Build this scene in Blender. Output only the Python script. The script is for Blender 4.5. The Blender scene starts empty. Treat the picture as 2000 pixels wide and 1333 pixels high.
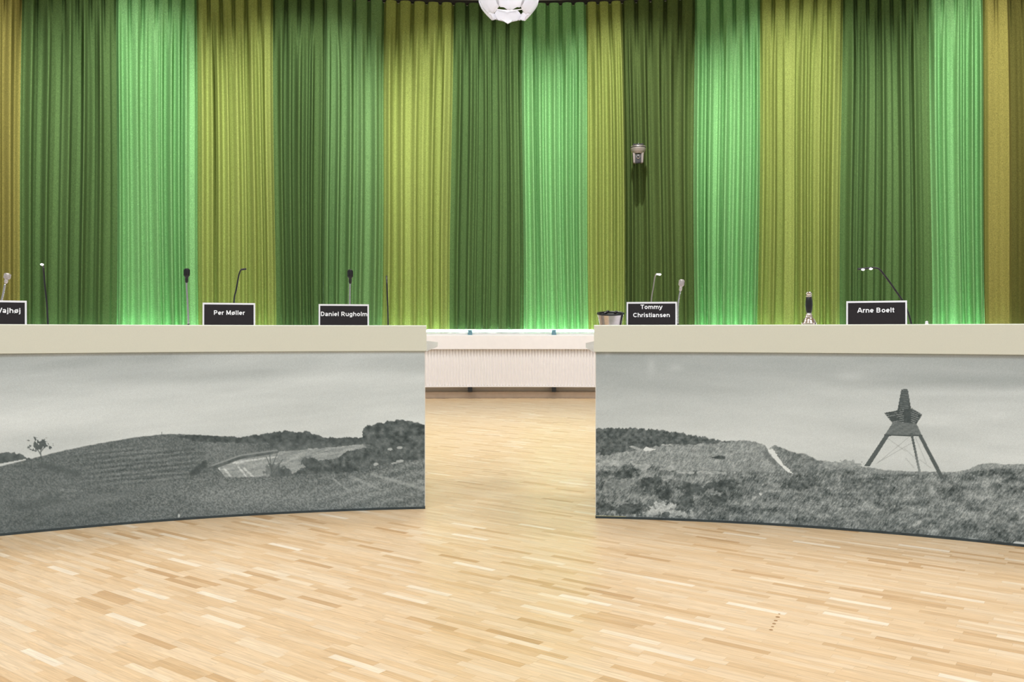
import bpy, bmesh, math, random
import numpy as np
from mathutils import Vector, Matrix

sc = bpy.context.scene
COL = sc.collection
R_ = math.radians

# ------------------------------------------------------------------ camera
F = 1700.0            # focal length in pixels of the 2000 px wide frame
EYE = 0.7305          # eye height
HOR = 650.0           # horizon row
cam_d = bpy.data.cameras.new('camera')
cam = bpy.data.objects.new('camera', cam_d); COL.objects.link(cam)
cam_d.sensor_width = 36.0; cam_d.lens = F / 2000.0 * 36.0
cam_d.shift_y = (HOR - 666.5) / 2000.0
cam_d.clip_start = 0.02; cam_d.clip_end = 60
cam.location = (0, 0, EYE); cam.rotation_euler = (R_(90), 0, 0)
sc.camera = cam

# ------------------------------------------------------------------ world, lights, exposure
w = bpy.data.worlds.new('world'); sc.world = w; w.use_nodes = True
w.node_tree.nodes['Background'].inputs[0].default_value = (0.92, 0.97, 1.0, 1)
w.node_tree.nodes['Background'].inputs[1].default_value = 0.47
sc.view_settings.view_transform = 'Standard'
sc.view_settings.look = 'None'
sc.view_settings.exposure = 0.0
sc.view_settings.gamma = 1.0
sc.view_settings.use_curve_mapping = False

def area(name, loc, target, size, power, color=(.95, .98, 1), spread=180):
    d = bpy.data.lights.new(name, 'AREA'); d.shape = 'DISK'; d.size = size
    d.energy = power; d.color = color; d.spread = R_(spread)
    o = bpy.data.objects.new(name, d); COL.objects.link(o); o.location = loc
    o.rotation_euler = (Vector(target) - Vector(loc)).to_track_quat('-Z', 'Y').to_euler()
    return o

def spot(name, loc, target, power, angle, blend=.8, color=(1, .95, .88), soft=.1):
    d = bpy.data.lights.new(name, 'SPOT'); d.energy = power; d.color = color
    d.spot_size = R_(angle); d.spot_blend = blend; d.shadow_soft_size = soft
    o = bpy.data.objects.new(name, d); COL.objects.link(o); o.location = loc
    o.rotation_euler = (Vector(target) - Vector(loc)).to_track_quat('-Z', 'Y').to_euler()
    return o

# wall washers under the ceiling in front of the round curtain wall
for k in range(-4, 4):
    a = R_(k * 10.4 + 7.6)
    spot('wall_washer', (7.7 * math.sin(a), 7.7 * math.cos(a), 4.65),
         (9.8 * math.sin(a), 9.8 * math.cos(a), 2.6), 430, 71, 1.0, (1, .99, .96), .05)
# unseen fill lights without fixtures, added at ceiling height for floor and desks
for (lx, ly, p, sp_) in ((-2.6, 4.6, 80, 180), (2.6, 4.6, 80, 180), (0.0, 1.7, 100, 180), (-2.6, .6, 95, 180), (2.6, .6, 95, 180),
                         (0, 6.6, 62, 100)):
    area('room_fill', (lx, ly, 4.6), (lx, ly, 0), 1.0, p, spread=sp_)

# ------------------------------------------------------------------ helpers
def srgb(r, g, b):
    f = lambda c: (c / 255 / 12.92) if c <= 10.3 else ((c / 255 + .055) / 1.055) ** 2.4
    return (f(r), f(g), f(b), 1.0)

def mat(name, col, rough=.5, metal=0.0, spec=.5, noise=None, bump=None, emit=None, trans=0.0, alpha=1.0):
    m = bpy.data.materials.new(name); m.use_nodes = True
    nt = m.node_tree; b = nt.nodes['Principled BSDF']
    b.inputs['Base Color'].default_value = col
    b.inputs['Roughness'].default_value = rough
    b.inputs['Metallic'].default_value = metal
    b.inputs['Specular IOR Level'].default_value = spec
    b.inputs['Transmission Weight'].default_value = trans
    tc = nt.nodes.new('ShaderNodeTexCoord')
    if noise:                       # (scale, amount)
        n = nt.nodes.new('ShaderNodeTexNoise'); n.inputs['Scale'].default_value = noise[0]
        n.inputs['Detail'].default_value = 3
        nt.links.new(tc.outputs['Object'], n.inputs['Vector'])
        r = nt.nodes.new('ShaderNodeMapRange')
        r.inputs['From Min'].default_value = .3; r.inputs['From Max'].default_value = .7
        r.inputs['To Min'].default_value = 1 - noise[1]; r.inputs['To Max'].default_value = 1 + noise[1]
        nt.links.new(n.outputs['Fac'], r.inputs['Value'])
        mx = nt.nodes.new('ShaderNodeMix'); mx.data_type = 'RGBA'; mx.blend_type = 'MULTIPLY'
        mx.inputs['Factor'].default_value = 1; mx.inputs[6].default_value = col
        nt.links.new(r.outputs['Result'], mx.inputs[7]); nt.links.new(mx.outputs[2], b.inputs['Base Color'])
    if bump:
        n2 = nt.nodes.new('ShaderNodeTexNoise'); n2.inputs['Scale'].default_value = bump[0]
        nt.links.new(tc.outputs['Object'], n2.inputs['Vector'])
        bp = nt.nodes.new('ShaderNodeBump'); bp.inputs['Strength'].default_value = bump[1]
        bp.inputs['Distance'].default_value = .002
        nt.links.new(n2.outputs['Fac'], bp.inputs['Height']); nt.links.new(bp.outputs['Normal'], b.inputs['Normal'])
    if emit:
        b.inputs['Emission Color'].default_value = emit[0]; b.inputs['Emission Strength'].default_value = emit[1]
    return m

def fabric(name, col, trl=.22):
    m = mat(name, col, .9, spec=.1, noise=(110, .24))
    nt = m.node_tree; b = nt.nodes['Principled BSDF']; out = nt.nodes['Material Output']
    src = b.inputs['Base Color'].links[0].from_socket
    t = nt.nodes.new('ShaderNodeBsdfTranslucent'); nt.links.new(src, t.inputs['Color'])
    mx = nt.nodes.new('ShaderNodeMixShader'); mx.inputs[0].default_value = trl
    nt.links.new(b.outputs[0], mx.inputs[1]); nt.links.new(t.outputs[0], mx.inputs[2])
    nt.links.new(mx.outputs[0], out.inputs['Surface'])
    return m

M = dict(
    mint=fabric('mint_fabric', srgb(132, 186, 122), .22),
    lime=fabric('lime_fabric', srgb(148, 162, 88), .16),
    dark=fabric('dark_green_fabric', srgb(86, 113, 66), .1),
    mid=fabric('leaf_green_fabric', srgb(108, 143, 90), .12),
    moss=fabric('moss_green_fabric', srgb(84, 102, 56), .1),
    gold=fabric('olive_gold_fabric', srgb(138, 132, 70), .12),
    bronze=fabric('dark_olive_fabric', srgb(92, 90, 44), .1),
    cream=mat('cream_laminate', srgb(214, 216, 202), .5, noise=(300, .02)),
    panelwhite=mat('white_board', srgb(232, 230, 226), .5, noise=(40, .02)),
    lilac=mat('pale_grey_laminate', srgb(214, 208, 212), .45, noise=(40, .02)),
    base=mat('dark_teal_edge', srgb(52, 64, 68), .6, noise=(30, .15)),
    white=mat('white_enamel', srgb(236, 231, 230), .4, noise=(20, .015)),
    wall=mat('white_wall_paint', srgb(224, 216, 206), .8, noise=(15, .02)),
    skirt=mat('taupe_baseboard', srgb(196, 176, 156), .6, noise=(25, .04)),
    ceil=mat('ceiling_paint', srgb(205, 200, 190), .9, noise=(8, .03)),
    black=mat('black_plastic', srgb(26, 25, 27), .35, noise=(60, .1)),
    blackr=mat('black_rubber', srgb(18, 18, 19), .6, noise=(60, .1)),
    card=mat('black_card', srgb(40, 35, 36), .16, spec=.4, noise=(60, .05)),
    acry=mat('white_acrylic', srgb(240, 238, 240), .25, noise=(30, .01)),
    letter=mat('white_lettering', srgb(248, 246, 246), .6, noise=(30, .01)),
    chrome=mat('brushed_steel', srgb(205, 200, 200), .22, 1.0, noise=(90, .06)),
    silver=mat('satin_silver', srgb(206, 198, 194), .38, .75, noise=(90, .06)),
    brass=mat('polished_silver', srgb(220, 208, 200), .16, 1.0, noise=(60, .05)),
    lens=mat('camera_glass', srgb(14, 14, 18), .05, noise=(20, .05)),
    led=mat('white_led', (1, 1, 1, 1), .4, emit=((1, .96, 1, 1), 14)),
    tube=mat('light_strip_glow', (1, 1, 1, 1), .4, emit=((.66, 1, .93, 1), 30)),
    bulb=mat('lamp_glow', (1, 1, 1, 1), .4, emit=((1, .97, .96, 1), 30)),
    taupe=mat('taupe_metal', srgb(150, 142, 136), .4, .3, noise=(60, .08)),
    slate=mat('blue_grey_metal', srgb(92, 128, 140), .5, noise=(40, .1)),
    scuff=mat('brown_scuff', srgb(150, 112, 70), .6, noise=(300, .3)),
)

def link(name, me, material=None, parent=None, smooth=False):
    o = bpy.data.objects.new(name, me); COL.objects.link(o)
    if material: me.materials.clear(); me.materials.append(material)
    if parent: o.parent = parent
    if smooth:
        me.polygons.foreach_set('use_smooth', [True] * len(me.polygons))
    return o

def from_bm(name, bm, material, parent=None, smooth=False, autosmooth=None):
    bmesh.ops.recalc_face_normals(bm, faces=bm.faces)
    me = bpy.data.meshes.new(name); bm.to_mesh(me); bm.free()
    o = link(name, me, material, parent, smooth)
    if autosmooth is not None:
        me.polygons.foreach_set('use_smooth', [True] * len(me.polygons))
        me.set_sharp_from_angle(angle=R_(autosmooth))
    return o

def empty(name, loc, rz=0.0):
    o = bpy.data.objects.new(name, None); COL.objects.link(o)
    o.location = loc; o.rotation_euler = (0, 0, rz); o.empty_display_size = .05
    return o

def tag(o, label=None, cat=None, group=None, kind=None):
    if label: o['label'] = label
    if cat: o['category'] = cat
    if group: o['group'] = group
    if kind: o['kind'] = kind
    return o

def th(px): return math.atan((px - 1000.0) / F)
def pol(t, r, z=0.0): return Vector((r * math.sin(t), r * math.cos(t), z))
def zat(py, t, r): return EYE + (HOR - py) * r * math.cos(t) / F
def at(px, py, r):
    t = th(px); return pol(t, r, zat(py, t, r))

def box(bm, c, s, mtx=None):
    g = bmesh.ops.create_cube(bm, size=1.0)
    bmesh.ops.scale(bm, vec=s, verts=g['verts'])
    bmesh.ops.translate(bm, vec=c, verts=g['verts'])
    if mtx is not None: bmesh.ops.transform(bm, matrix=mtx, verts=g['verts'])
    return g['verts']

def lathe(bm, prof, seg=24, c=(0, 0, 0), mtx=None, cap=True):
    rings = []
    for (r, z) in prof:
        ring = []
        for k in range(seg):
            a = 2 * math.pi * k / seg
            v = Vector((r * math.cos(a), r * math.sin(a), z))
            if mtx is not None: v = mtx @ v
            ring.append(bm.verts.new(v + Vector(c)))
        rings.append(ring)
    for a, b in zip(rings, rings[1:]):
        for k in range(seg):
            bm.faces.new((a[k], a[(k + 1) % seg], b[(k + 1) % seg], b[k]))
    if cap:
        bm.faces.new(rings[0][::-1]); bm.faces.new(rings[-1])

def tube(bm, pts, rad, seg=10):
    pts = [Vector(p) for p in pts]
    # resample with Catmull-Rom
    out = []
    for i in range(len(pts) - 1):
        p0 = pts[max(i - 1, 0)]; p1 = pts[i]; p2 = pts[i + 1]; p3 = pts[min(i + 2, len(pts) - 1)]
        for k in range(6):
            t = k / 6
            out.append(.5 * ((2 * p1) + (p2 - p0) * t + (2 * p0 - 5 * p1 + 4 * p2 - p3) * t * t
                             + (3 * p1 - p0 - 3 * p2 + p3) * t ** 3))
    out.append(pts[-1])
    n = len(out); rings = []
    up = Vector((0, 1, 0.13)).normalized()
    for i, p in enumerate(out):
        d = (out[min(i + 1, n - 1)] - out[max(i - 1, 0)]).normalized()
        a = d.cross(up)
        if a.length < 1e-3: a = d.cross(Vector((1, 0, 0)))
        a.normalize(); b = d.cross(a)
        r = rad if not callable(rad) else rad(i / (n - 1))
        rings.append([bm.verts.new(p + r * (math.cos(2 * math.pi * k / seg) * a + math.sin(2 * math.pi * k / seg) * b))
                      for k in range(seg)])
    for a, b in zip(rings, rings[1:]):
        for k in range(seg):
            bm.faces.new((a[k], a[(k + 1) % seg], b[(k + 1) % seg], b[k]))
    bm.faces.new(rings[0][::-1]); bm.faces.new(rings[-1])

def arc_solid(bm, t0, t1, section, n=48, t0b=None, t1b=None):
    """sweep a closed section [(r, z)...] round the room's centre from angle t0 to t1;
    t0b / t1b: end angles for the outer radius, so that an end may be cut square"""
    rmin = min(s[0] for s in section); rmax = max(s[0] for s in section)
    rings = []
    for i in range(n + 1):
        f = i / n; ring = []
        for (r, z) in section:
            q = (r - rmin) / max(rmax - rmin, 1e-6)
            a = t0 + ((t0b if t0b is not None else t0) - t0) * q
            b = t1 + ((t1b if t1b is not None else t1) - t1) * q
            ring.append(bm.verts.new(pol(a + (b - a) * f, r, z)))
        rings.append(ring)
    m = len(section)
    for a, b in zip(rings, rings[1:]):
        for k in range(m):
            bm.faces.new((a[k], a[(k + 1) % m], b[(k + 1) % m], b[k]))
    bm.faces.new(rings[0]); bm.faces.new(rings[-1][::-1])

def rect(r0, r1, z0, z1): return [(r0, z0), (r1, z0), (r1, z1), (r0, z1)]

# ------------------------------------------------------------------ noise for numpy
def vnoise(x, y, seed=0):
    x = np.asarray(x, dtype=np.float64) + 1000.0; y = np.asarray(y, dtype=np.float64) + 1000.0
    xi = np.floor(x).astype(np.int64); yi = np.floor(y).astype(np.int64)
    fx = x - xi; fy = y - yi
    fx = fx * fx * (3 - 2 * fx); fy = fy * fy * (3 - 2 * fy)
    def h(a, b):
        n = (a * 374761393 + b * 668265263 + seed * 974634777) & 0x7fffffff
        n = ((n ^ (n >> 13)) * 1274126177) & 0x7fffffff
        n = n ^ (n >> 16)
        return (n & 0xffff) / 65535.0
    a = h(xi, yi); b = h(xi + 1, yi); c = h(xi, yi + 1); d = h(xi + 1, yi + 1)
    return (a + (b - a) * fx) * (1 - fy) + (c + (d - c) * fx) * fy

def fbm(x, y, seed=0, oct=4):
    v = 0; amp = .5; tot = 0
    for o in range(oct):
        v = v + amp * vnoise(x * 2 ** o, y * 2 ** o, seed + o * 17); tot += amp; amp *= .55
    return v / tot

def sstep(a, b, x):
    t = np.clip((x - a) / (b - a), 0, 1); return t * t * (3 - 2 * t)

# ------------------------------------------------------------------ setting: ceiling, wall, sill
TW = R_(43)
bm = bmesh.new(); arc_solid(bm, -TW, TW, rect(10.05, 10.2, 0, 4.8), 64)
tag(from_bm('wall_back', bm, M['wall'], smooth=False), 'white curved wall behind the green curtains', kind='structure')
bm = bmesh.new(); arc_solid(bm, -TW, TW, rect(9.76, 10.05, 0, .70), 64)
tag(from_bm('wall_sill', bm, M['wall']), 'low white wall under the window sill behind the radiator', kind='structure')
bm = bmesh.new(); arc_solid(bm, -TW, TW, [(9.70, 0), (9.76, 0), (9.76, .075), (9.715, .075), (9.70, .066)], 64)
tag(from_bm('baseboard_back', bm, M['skirt']), 'taupe baseboard along the curved wall', kind='structure')
bm = bmesh.new(); arc_solid(bm, -TW, TW, rect(9.74, 10.05, .70, .722), 64)
tag(from_bm('trim_1', bm, M['white']), 'white window sill under the curtain hem', kind='structure')
bm = bmesh.new()
vs = [pol(-TW - .02 + (2 * TW + .04) * i / 40, 10.2, 4.8) for i in range(41)] + [Vector((7, -1.5, 4.8)), Vector((-7, -1.5, 4.8))]
lo = [bm.verts.new(v) for v in vs]; hi = [bm.verts.new(v + Vector((0, 0, .1))) for v in vs]
bm.faces.new(lo); bm.faces.new(hi[::-1])
for k in range(len(lo)):
    bm.faces.new((lo[k], lo[(k + 1) % len(lo)], hi[(k + 1) % len(lo)], hi[k]))
tag(from_bm('ceiling', bm, M['ceil']), 'pale ceiling over the council hall', kind='structure')

# ------------------------------------------------------------------ floor: lamella parquet
def wood(name, objrand):
    m = bpy.data.materials.new(name); m.use_nodes = True
    nt = m.node_tree; N = nt.nodes; L = nt.links; b = N['Principled BSDF']
    b.inputs['Roughness'].default_value = .34; b.inputs['Specular IOR Level'].default_value = .5
    at_ = N.new('ShaderNodeAttribute'); at_.attribute_name = 'tone'
    at_.attribute_type = 'OBJECT' if objrand else 'GEOMETRY'
    tone = at_.outputs['Fac']
    ramp = N.new('ShaderNodeValToRGB'); e = ramp.color_ramp.elements
    e[0].position = 0; e[0].color = srgb(192, 152, 106)
    e[1].position = 1; e[1].color = srgb(238, 222, 198)
    for p, c in ((.18, (208, 172, 126)), (.45, (222, 190, 148)), (.72, (227, 200, 164)), (.88, (232, 210, 178))):
        q = e.new(p); q.color = srgb(*c)
    L.new(tone, ramp.inputs['Fac'])
    uv = N.new('ShaderNodeUVMap')
    sep = N.new('ShaderNodeVectorMath'); sep.operation = 'ADD'
    cmb = N.new('ShaderNodeCombineXYZ')
    mul = N.new('ShaderNodeMath'); mul.operation = 'MULTIPLY'; mul.inputs[1].default_value = 431.7
    L.new(tone, mul.inputs[0]); L.new(mul.outputs[0], cmb.inputs[0]); L.new(mul.outputs[0], cmb.inputs[2])
    L.new(uv.outputs[0], sep.inputs[0]); L.new(cmb.outputs[0], sep.inputs[1])
    mp = N.new('ShaderNodeMapping'); mp.inputs['Scale'].default_value = (9, 190, 1)
    L.new(sep.outputs[0], mp.inputs['Vector'])
    n = N.new('ShaderNodeTexNoise'); n.inputs['Scale'].default_value = 1; n.inputs['Detail'].default_value = 4
    n.inputs['Distortion'].default_value = 1.2
    L.new(mp.outputs[0], n.inputs['Vector'])
    r = N.new('ShaderNodeMapRange'); r.inputs['From Min'].default_value = .3; r.inputs['From Max'].default_value = .7
    r.inputs['To Min'].default_value = .75; r.inputs['To Max'].default_value = 1.02
    L.new(n.outputs['Fac'], r.inputs['Value'])
    mx = N.new('ShaderNodeMix'); mx.data_type = 'RGBA'; mx.blend_type = 'MULTIPLY'; mx.inputs['Factor'].default_value = 1
    L.new(ramp.outputs['Color'], mx.inputs[6]); L.new(r.outputs['Result'], mx.inputs[7])
    L.new(mx.outputs[2], b.inputs['Base Color'])
    return m

wood_obj = wood('oak_strip', True); wood_all = wood('oak_strips', False)
sub = mat('glued_underlay', srgb(176, 136, 92), .7, noise=(30, .1))
bm = bmesh.new(); box(bm, (0, 4.0, -.06), (19, 14.5, .1))
floor = tag(from_bm('floor', bm, sub), 'light oak lamella parquet floor', kind='structure')
LEN, WID, GAP, THK = .160, .0229, .0001, .008
ang = R_(-36); du = np.array((math.cos(ang), math.sin(ang))); dv = np.array((-math.sin(ang), math.cos(ang)))
rng = np.random.default_rng(7)
cells = []
for j in range(-520, 640):
    off = rng.random() * LEN
    us = np.arange(-80, 80) * LEN + off
    v = j * WID
    c = us[:, None] * du[None, :] + v * dv[None, :]
    keep = (np.hypot(c[:, 0], c[:, 1]) < 9.70) & (c[:, 1] > .75) & (np.abs(np.arctan2(c[:, 0], c[:, 1])) < R_(43))
    cells.append(c[keep])
C = np.concatenate(cells)
n = len(C)
tone = rng.beta(2.2, 2.2, n)
q = rng.random(n); tone = np.where(q > .95, .84 + .16 * rng.random(n), np.where(q < .07, .06 + .2 * rng.random(n), .26 + .56 * tone))
dz = -rng.random(n) * .00012
# projected place, to pick the 300 strips that show largest
px = 1000 + F * C[:, 0] / C[:, 1]; py = HOR + EYE * F / C[:, 1]
vis = (px > -30) & (px < 2030) & (py < 1345)
order = np.argsort(np.where(vis, C[:, 1], 99))[:300]
single = np.zeros(n, bool); single[order] = True
hx, hy, bv = LEN / 2 - GAP, WID / 2 - GAP, .0004
loc = np.array([(-hx, -hy, -THK), (hx, -hy, -THK), (hx, hy, -THK), (-hx, hy, -THK),
                (-hx, -hy, 0), (hx, -hy, 0), (hx, hy, 0), (-hx, hy, 0)])
faces = np.array([(4, 5, 6, 7), (0, 1, 5, 4), (1, 2, 6, 5), (2, 3, 7, 6), (3, 0, 4, 7)])
def set_uv(me, uvs):
    lay = me.uv_layers.new(name='UVMap'); lay.data.foreach_set('uv', uvs.astype(np.float32).ravel())
S = C[~single]; ns = len(S)
V = np.empty((ns, 8, 3))
V[:, :, 0] = S[:, None, 0] + loc[None, :, 0] * du[0] + loc[None, :, 1] * dv[0]
V[:, :, 1] = S[:, None, 1] + loc[None, :, 0] * du[1] + loc[None, :, 1] * dv[1]
V[:, :, 2] = loc[None, :, 2] + np.where(loc[None, :, 2] == 0, dz[~single][:, None], 0)
FA = (faces[None] + 8 * np.arange(ns)[:, None, None]).reshape(-1, 4)
me = bpy.data.meshes.new('parquet_strips')
me.vertices.add(ns * 8); me.vertices.foreach_set('co', V.astype(np.float32).ravel())
nf = len(FA)
me.loops.add(nf * 4); me.loops.foreach_set('vertex_index', FA.astype(np.int32).ravel())
me.polygons.add(nf); me.polygons.foreach_set('loop_start', np.arange(0, nf * 4, 4, dtype=np.int32))
me.update(calc_edges=True)
set_uv(me, np.tile(loc[faces.ravel()][:, :2], (ns, 1)))
me.polygons.foreach_set('use_smooth', np.zeros(nf, bool))
at2 = me.attributes.new('tone', 'FLOAT', 'FACE'); at2.data.foreach_set('value', np.repeat(tone[~single], 5).astype(np.float32))
me.validate()
o = link('parquet_strips', me, wood_all, floor); tag(o, 'rows of short light oak lamella strips', kind='stuff')
me1 = bpy.data.meshes.new('parquet_strip'); me1.from_pydata([tuple(v) for v in loc], [], [tuple(f) for f in faces])
set_uv(me1, loc[faces.ravel()][:, :2]); me1.materials.append(wood_obj)
for i in np.nonzero(single)[0]:
    o = bpy.data.objects.new('parquet_strip', me1); COL.objects.link(o); o.parent = floor
    o.location = (C[i, 0], C[i, 1], dz[i]); o.rotation_euler = (0, 0, ang); o['tone'] = float(tone[i])
# old scuff on the boards
bm = bmesh.new()
for (sx, sy, sw) in ((1506, 1231, .005), (1509, 1225, .004), (1512, 1219, .005), (1515, 1213, .005), (1519, 1206, .006), (1522, 1200, .003)):
    d = EYE * F / (sy - HOR); lathe(bm, [(sw, 0.0001), (sw * .8, .0005)], 8, ((sx - 1000) * d / F, d, 0))
from_bm('scuff_mark', bm, M['scuff'], floor)

# ------------------------------------------------------------------ radiator in front of the sill wall
rad = empty('radiator', (0, 9.66, 0))
def rp(name, bm, m, **k):
    o = from_bm(name, bm, m, **k); o.parent = rad; o.matrix_parent_inverse = Matrix.Translation((0, -9.66, 0)); return o
RA = R_(30.2)
bm = bmesh.new(); arc_solid(bm, -RA, RA, [(9.575, .548), (9.70, .548), (9.70, .703), (9.585, .703), (9.575, .697)], 48)
rp('top_casing', bm, M['white'])
bm = bmesh.new(); arc_solid(bm, -RA, RA, rect(9.615, 9.68, .142, .548), 48)
body = rp('body', bm, M['white'])
bm = bmesh.new(); arc_solid(bm, -RA, RA, rect(9.598, 9.685, .130, .144), 48)
rp('bottom_rail', bm, M['white'])
rib0 = None; nr = 149; step = .0062
for k in range(-nr, nr + 1):
    a = k * .0035
    if rib0 is None:
        bm = bmesh.new()
        ring = [(-.011, .0), (-.0095, -.011), (-.005, -.0155), (.005, -.0155), (.0095, -.011), (.011, 0)]
        lo = [bm.verts.new((x, y, .146)) for x, y in ring]; hi = [bm.verts.new((x, y, .547)) for x, y in ring]
        for i in range(5): bm.faces.new((lo[i], lo[i + 1], hi[i + 1], hi[i]))
        bm.faces.new(lo[::-1]); bm.faces.new(hi)
        o = from_bm('rib', bm, M['white']); rib0 = o.data
    else:
        o = bpy.data.objects.new('rib', rib0); COL.objects.link(o)
    o.parent = body; p = pol(a, 9.616)
    o.matrix_parent_inverse = Matrix.Identity(4)
    o.location = (p.x, p.y, 0); o.rotation_euler = (0, 0, -a)
for bx in [.93 * k + .465 for k in range(-5, 5)]:
    a = math.asin(bx / 9.66); p = pol(a, 9.64)
    R4 = Matrix.Translation(p) @ Matrix.Rotation(-a, 4, 'Z')
    bm = bmesh.new(); box(bm, (0, .02, .106), (.05, .12, .056), R4)
    rp('floor_bracket', bm, M['blackr'])
    bm = bmesh.new(); box(bm, (0, .065, .730), (.05, .05, .058), R4)
    rp('top_bracket', bm, M['slate'])
bm = bmesh.new(); a = th(1132); p = pol(a, 9.58)
box(bm, (0, .012, .695), (.014, .03, .03), Matrix.Translation(p) @ Matrix.Rotation(-a, 4, 'Z'))
rp('casing_joint', bm, M['acry'])
tag(rad, 'long white ribbed radiator under the window sill below the curtains', 'radiator')

# light strip lying on the sill behind the curtain hems
st = empty('light_strip', (0, 9.93, .722))
def sp(name, bm, m):
    o = from_bm(name, bm, m); o.parent = st; o.matrix_parent_inverse = Matrix.Translation((0, -9.93, -.722)); return o
bm = bmesh.new(); arc_solid(bm, -R_(36), R_(36), rect(9.885, 9.935, .722, .734), 60); sp('housing', bm, M['white'])
bm = bmesh.new(); arc_solid(bm, -R_(36), R_(36), [(9.89, .734), (9.93, .734), (9.92, .754), (9.90, .754)], 60); sp('tube', bm, M['tube'])
tag(st, 'glowing white light strip on the sill behind the curtain hems', 'light')

# ------------------------------------------------------------------ curtains
STR = [  # (colour, [(px, height toward the room)...])
 ('bronze', [(-160, .4), (-140, 1), (-128, .1), (-112, .9), (-104, .1), (-92, .6), (-80, .1)]),
 ('gold', [(-80, .2), (-66, .9), (-52, .2), (-40, .8), (-26, .3), (-14, .9), (-6, .1), (0, .1), (4, .6), (20, 1), (28, .5), (40, 0)]),
 ('dark', [(40, .0), (45, .4), (61, 1), (68, .1), (78, .3), (93, 1), (99, .2), (114, .05), (120, .6), (134, 1), (140, .1), (154, 0), (162, 1), (170, .5), (182, 0), (187, .5), (195, 1), (203, .5), (214, .55), (219, 0), (228, .1)]),
 ('mint', [(228, .3), (233, 1), (240, .5), (250, .8), (256, .5), (270, .9), (277, .4), (288, .7), (293, .35), (309, .9), (312, .5), (318, .8), (323, .1), (336, 1), (342, .4), (351, .9), (356, .3), (364, 1), (372, .7), (380, .7), (386, .3)]),
 ('lime', [(386, .3), (388, .6), (396, .95), (405, .6), (415, .9), (419, .3), (427, 1), (436, .6), (446, .9), (450, .4), (465, .9), (472, .5), (479, .8), (483, .35), (496, 1), (503, .5), (510, .8), (515, .4), (521, 1), (530, .8), (536, .4)]),
 ('dark', [(536, .3), (543, .2), (552, .9), (558, .2), (569, .8), (574, .2), (586, 1), (592, .3), (600, .7), (604, .3), (610, 1), (615, .1), (619, 0), (628, .5), (633, .0)]),
 None,
 ('mid', [(633.1, .05), (635, .8), (641, 1), (646, .1), (652, .3), (660, 1), (666, .2), (672, .1), (683, 1), (690, .2), (696, .5), (705, .9), (713, .4), (720, .4), (733, 1), (741, .5), (748, 0)]),
 ('lime', [(748, .1), (750, .5), (760, 1), (767, .4), (771, .2), (785, .95), (793, .5), (801, .6), (812, 1), (819, .5), (826, .7), (835, .4), (845, 1), (851, .4), (859, .4), (865, 1), (875, .7), (881, .3)]),
 ('dark', [(881, .3), (888, .3), (896, .9), (903, .1), (910, 0), (917, .9), (925, .5), (930, .8), (933, .1), (941, .3), (947, .9), (953, .5), (957, .7), (961, .1), (970, .2), (976, .9), (983, .7), (989, .6), (991, .15), (998, .9), (1006, .5), (1013, .7), (1018, .0), (1021, .1)]),
 ('mint', [(1021, .3), (1026, .9), (1034, .6), (1043, 1), (1048, .3), (1057, .9), (1063, .5), (1068, .8), (1076, .4), (1086, .95), (1090, .5), (1095, .7), (1100, .3), (1108, 1), (1116, .5), (1121, .9), (1127, .4), (1133, 1), (1140, .6), (1147, .3)]),
 ('lime', [(1147, .2), (1149, .7), (1154, .4), (1165, .95), (1172, .5), (1178, .8), (1185, .45), (1194, .9), (1199, .3), (1206, .8), (1211, .5), (1217, .9), (1220.5, 0)]),
 None,
 ('moss', [(1220.6, .05), (1222, .6), (1226, .9), (1228, .2), (1233, .9), (1240, .2), (1248, .6), (1253, .4), (1263, 1), (1269, .2), (1275, .4), (1290, .9), (1296, .1), (1303, .5), (1312, .9), (1320, .3), (1325, .1), (1331, .3), (1338, .9), (1346, .4), (1353, .05), (1356, .3)]),
 ('mint', [(1356, .3), (1364, 1), (1371, .2), (1378, .8), (1382, .4), (1386, 1), (1394, .5), (1400, .4), (1404, .8), (1411, .3), (1416, 1), (1425, .5), (1432, .8), (1440, .4), (1449, 1), (1457, .5), (1464, .8), (1470, .4), (1477, 1), (1482, .5)]),
 ('lime', [(1482, .5), (1490, .8), (1497, .3), (1504, .6), (1512, 1), (1518, .3), (1526, .3), (1533, .8), (1543, .7), (1551, .8), (1555, .3), (1566, .9), (1573, .5), (1579, .9), (1584, .4), (1591, .7), (1601, .9), (1606, .4), (1612, .8), (1619, .3), (1627, 1), (1637, .7), (1642, .3)]),
 ('dark', [(1642, .2), (1650, .4), (1664, .95), (1669, .3), (1675, .5), (1681, .0), (1689, .9), (1698, .5), (1706, .6), (1712, .1), (1717, .1), (1724, 1), (1731, .5), (1739, .5), (1745, .1), (1752, .2), (1761, .9), (1768, .4), (1776, .5), (1781, .1), (1788, .9), (1798, .6), (1804, .4), (1812, .5), (1818, .4)]),
 ('mint', [(1818, .4), (1830, 1), (1836, .6), (1846, 1), (1854, .5), (1862, .6), (1874, 1), (1879, .5), (1884, .8), (1890, .2), (1901, .9), (1907, 0), (1917, .8), (1921, 0)]),
 None,
 ('gold', [(1921.1, .05), (1923, .5), (1932, .8), (1945, .7), (1955, .8), (1970, .9), (1974, .2)]),
 ('bronze', [(1974, .1), (1980, .1), (1990, .4), (2000, .6), (2012, .1), (2030, 1), (2045, .2), (2060, .8), (2072, .1), (2090, 1), (2110, .3)]),
 ('mint', [(2110, .3), (2122, 1), (2134, .3), (2150, .9), (2164, .3), (2180, 1), (2200, .4)]),
]
ZT, ZB, RC, AMP = 4.42, .768, 9.87, .165
zs = np.concatenate([np.linspace(ZB, ZB + .06, 3), np.linspace(1.0, 3.7, 12), np.linspace(3.85, ZT, 8)])
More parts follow.
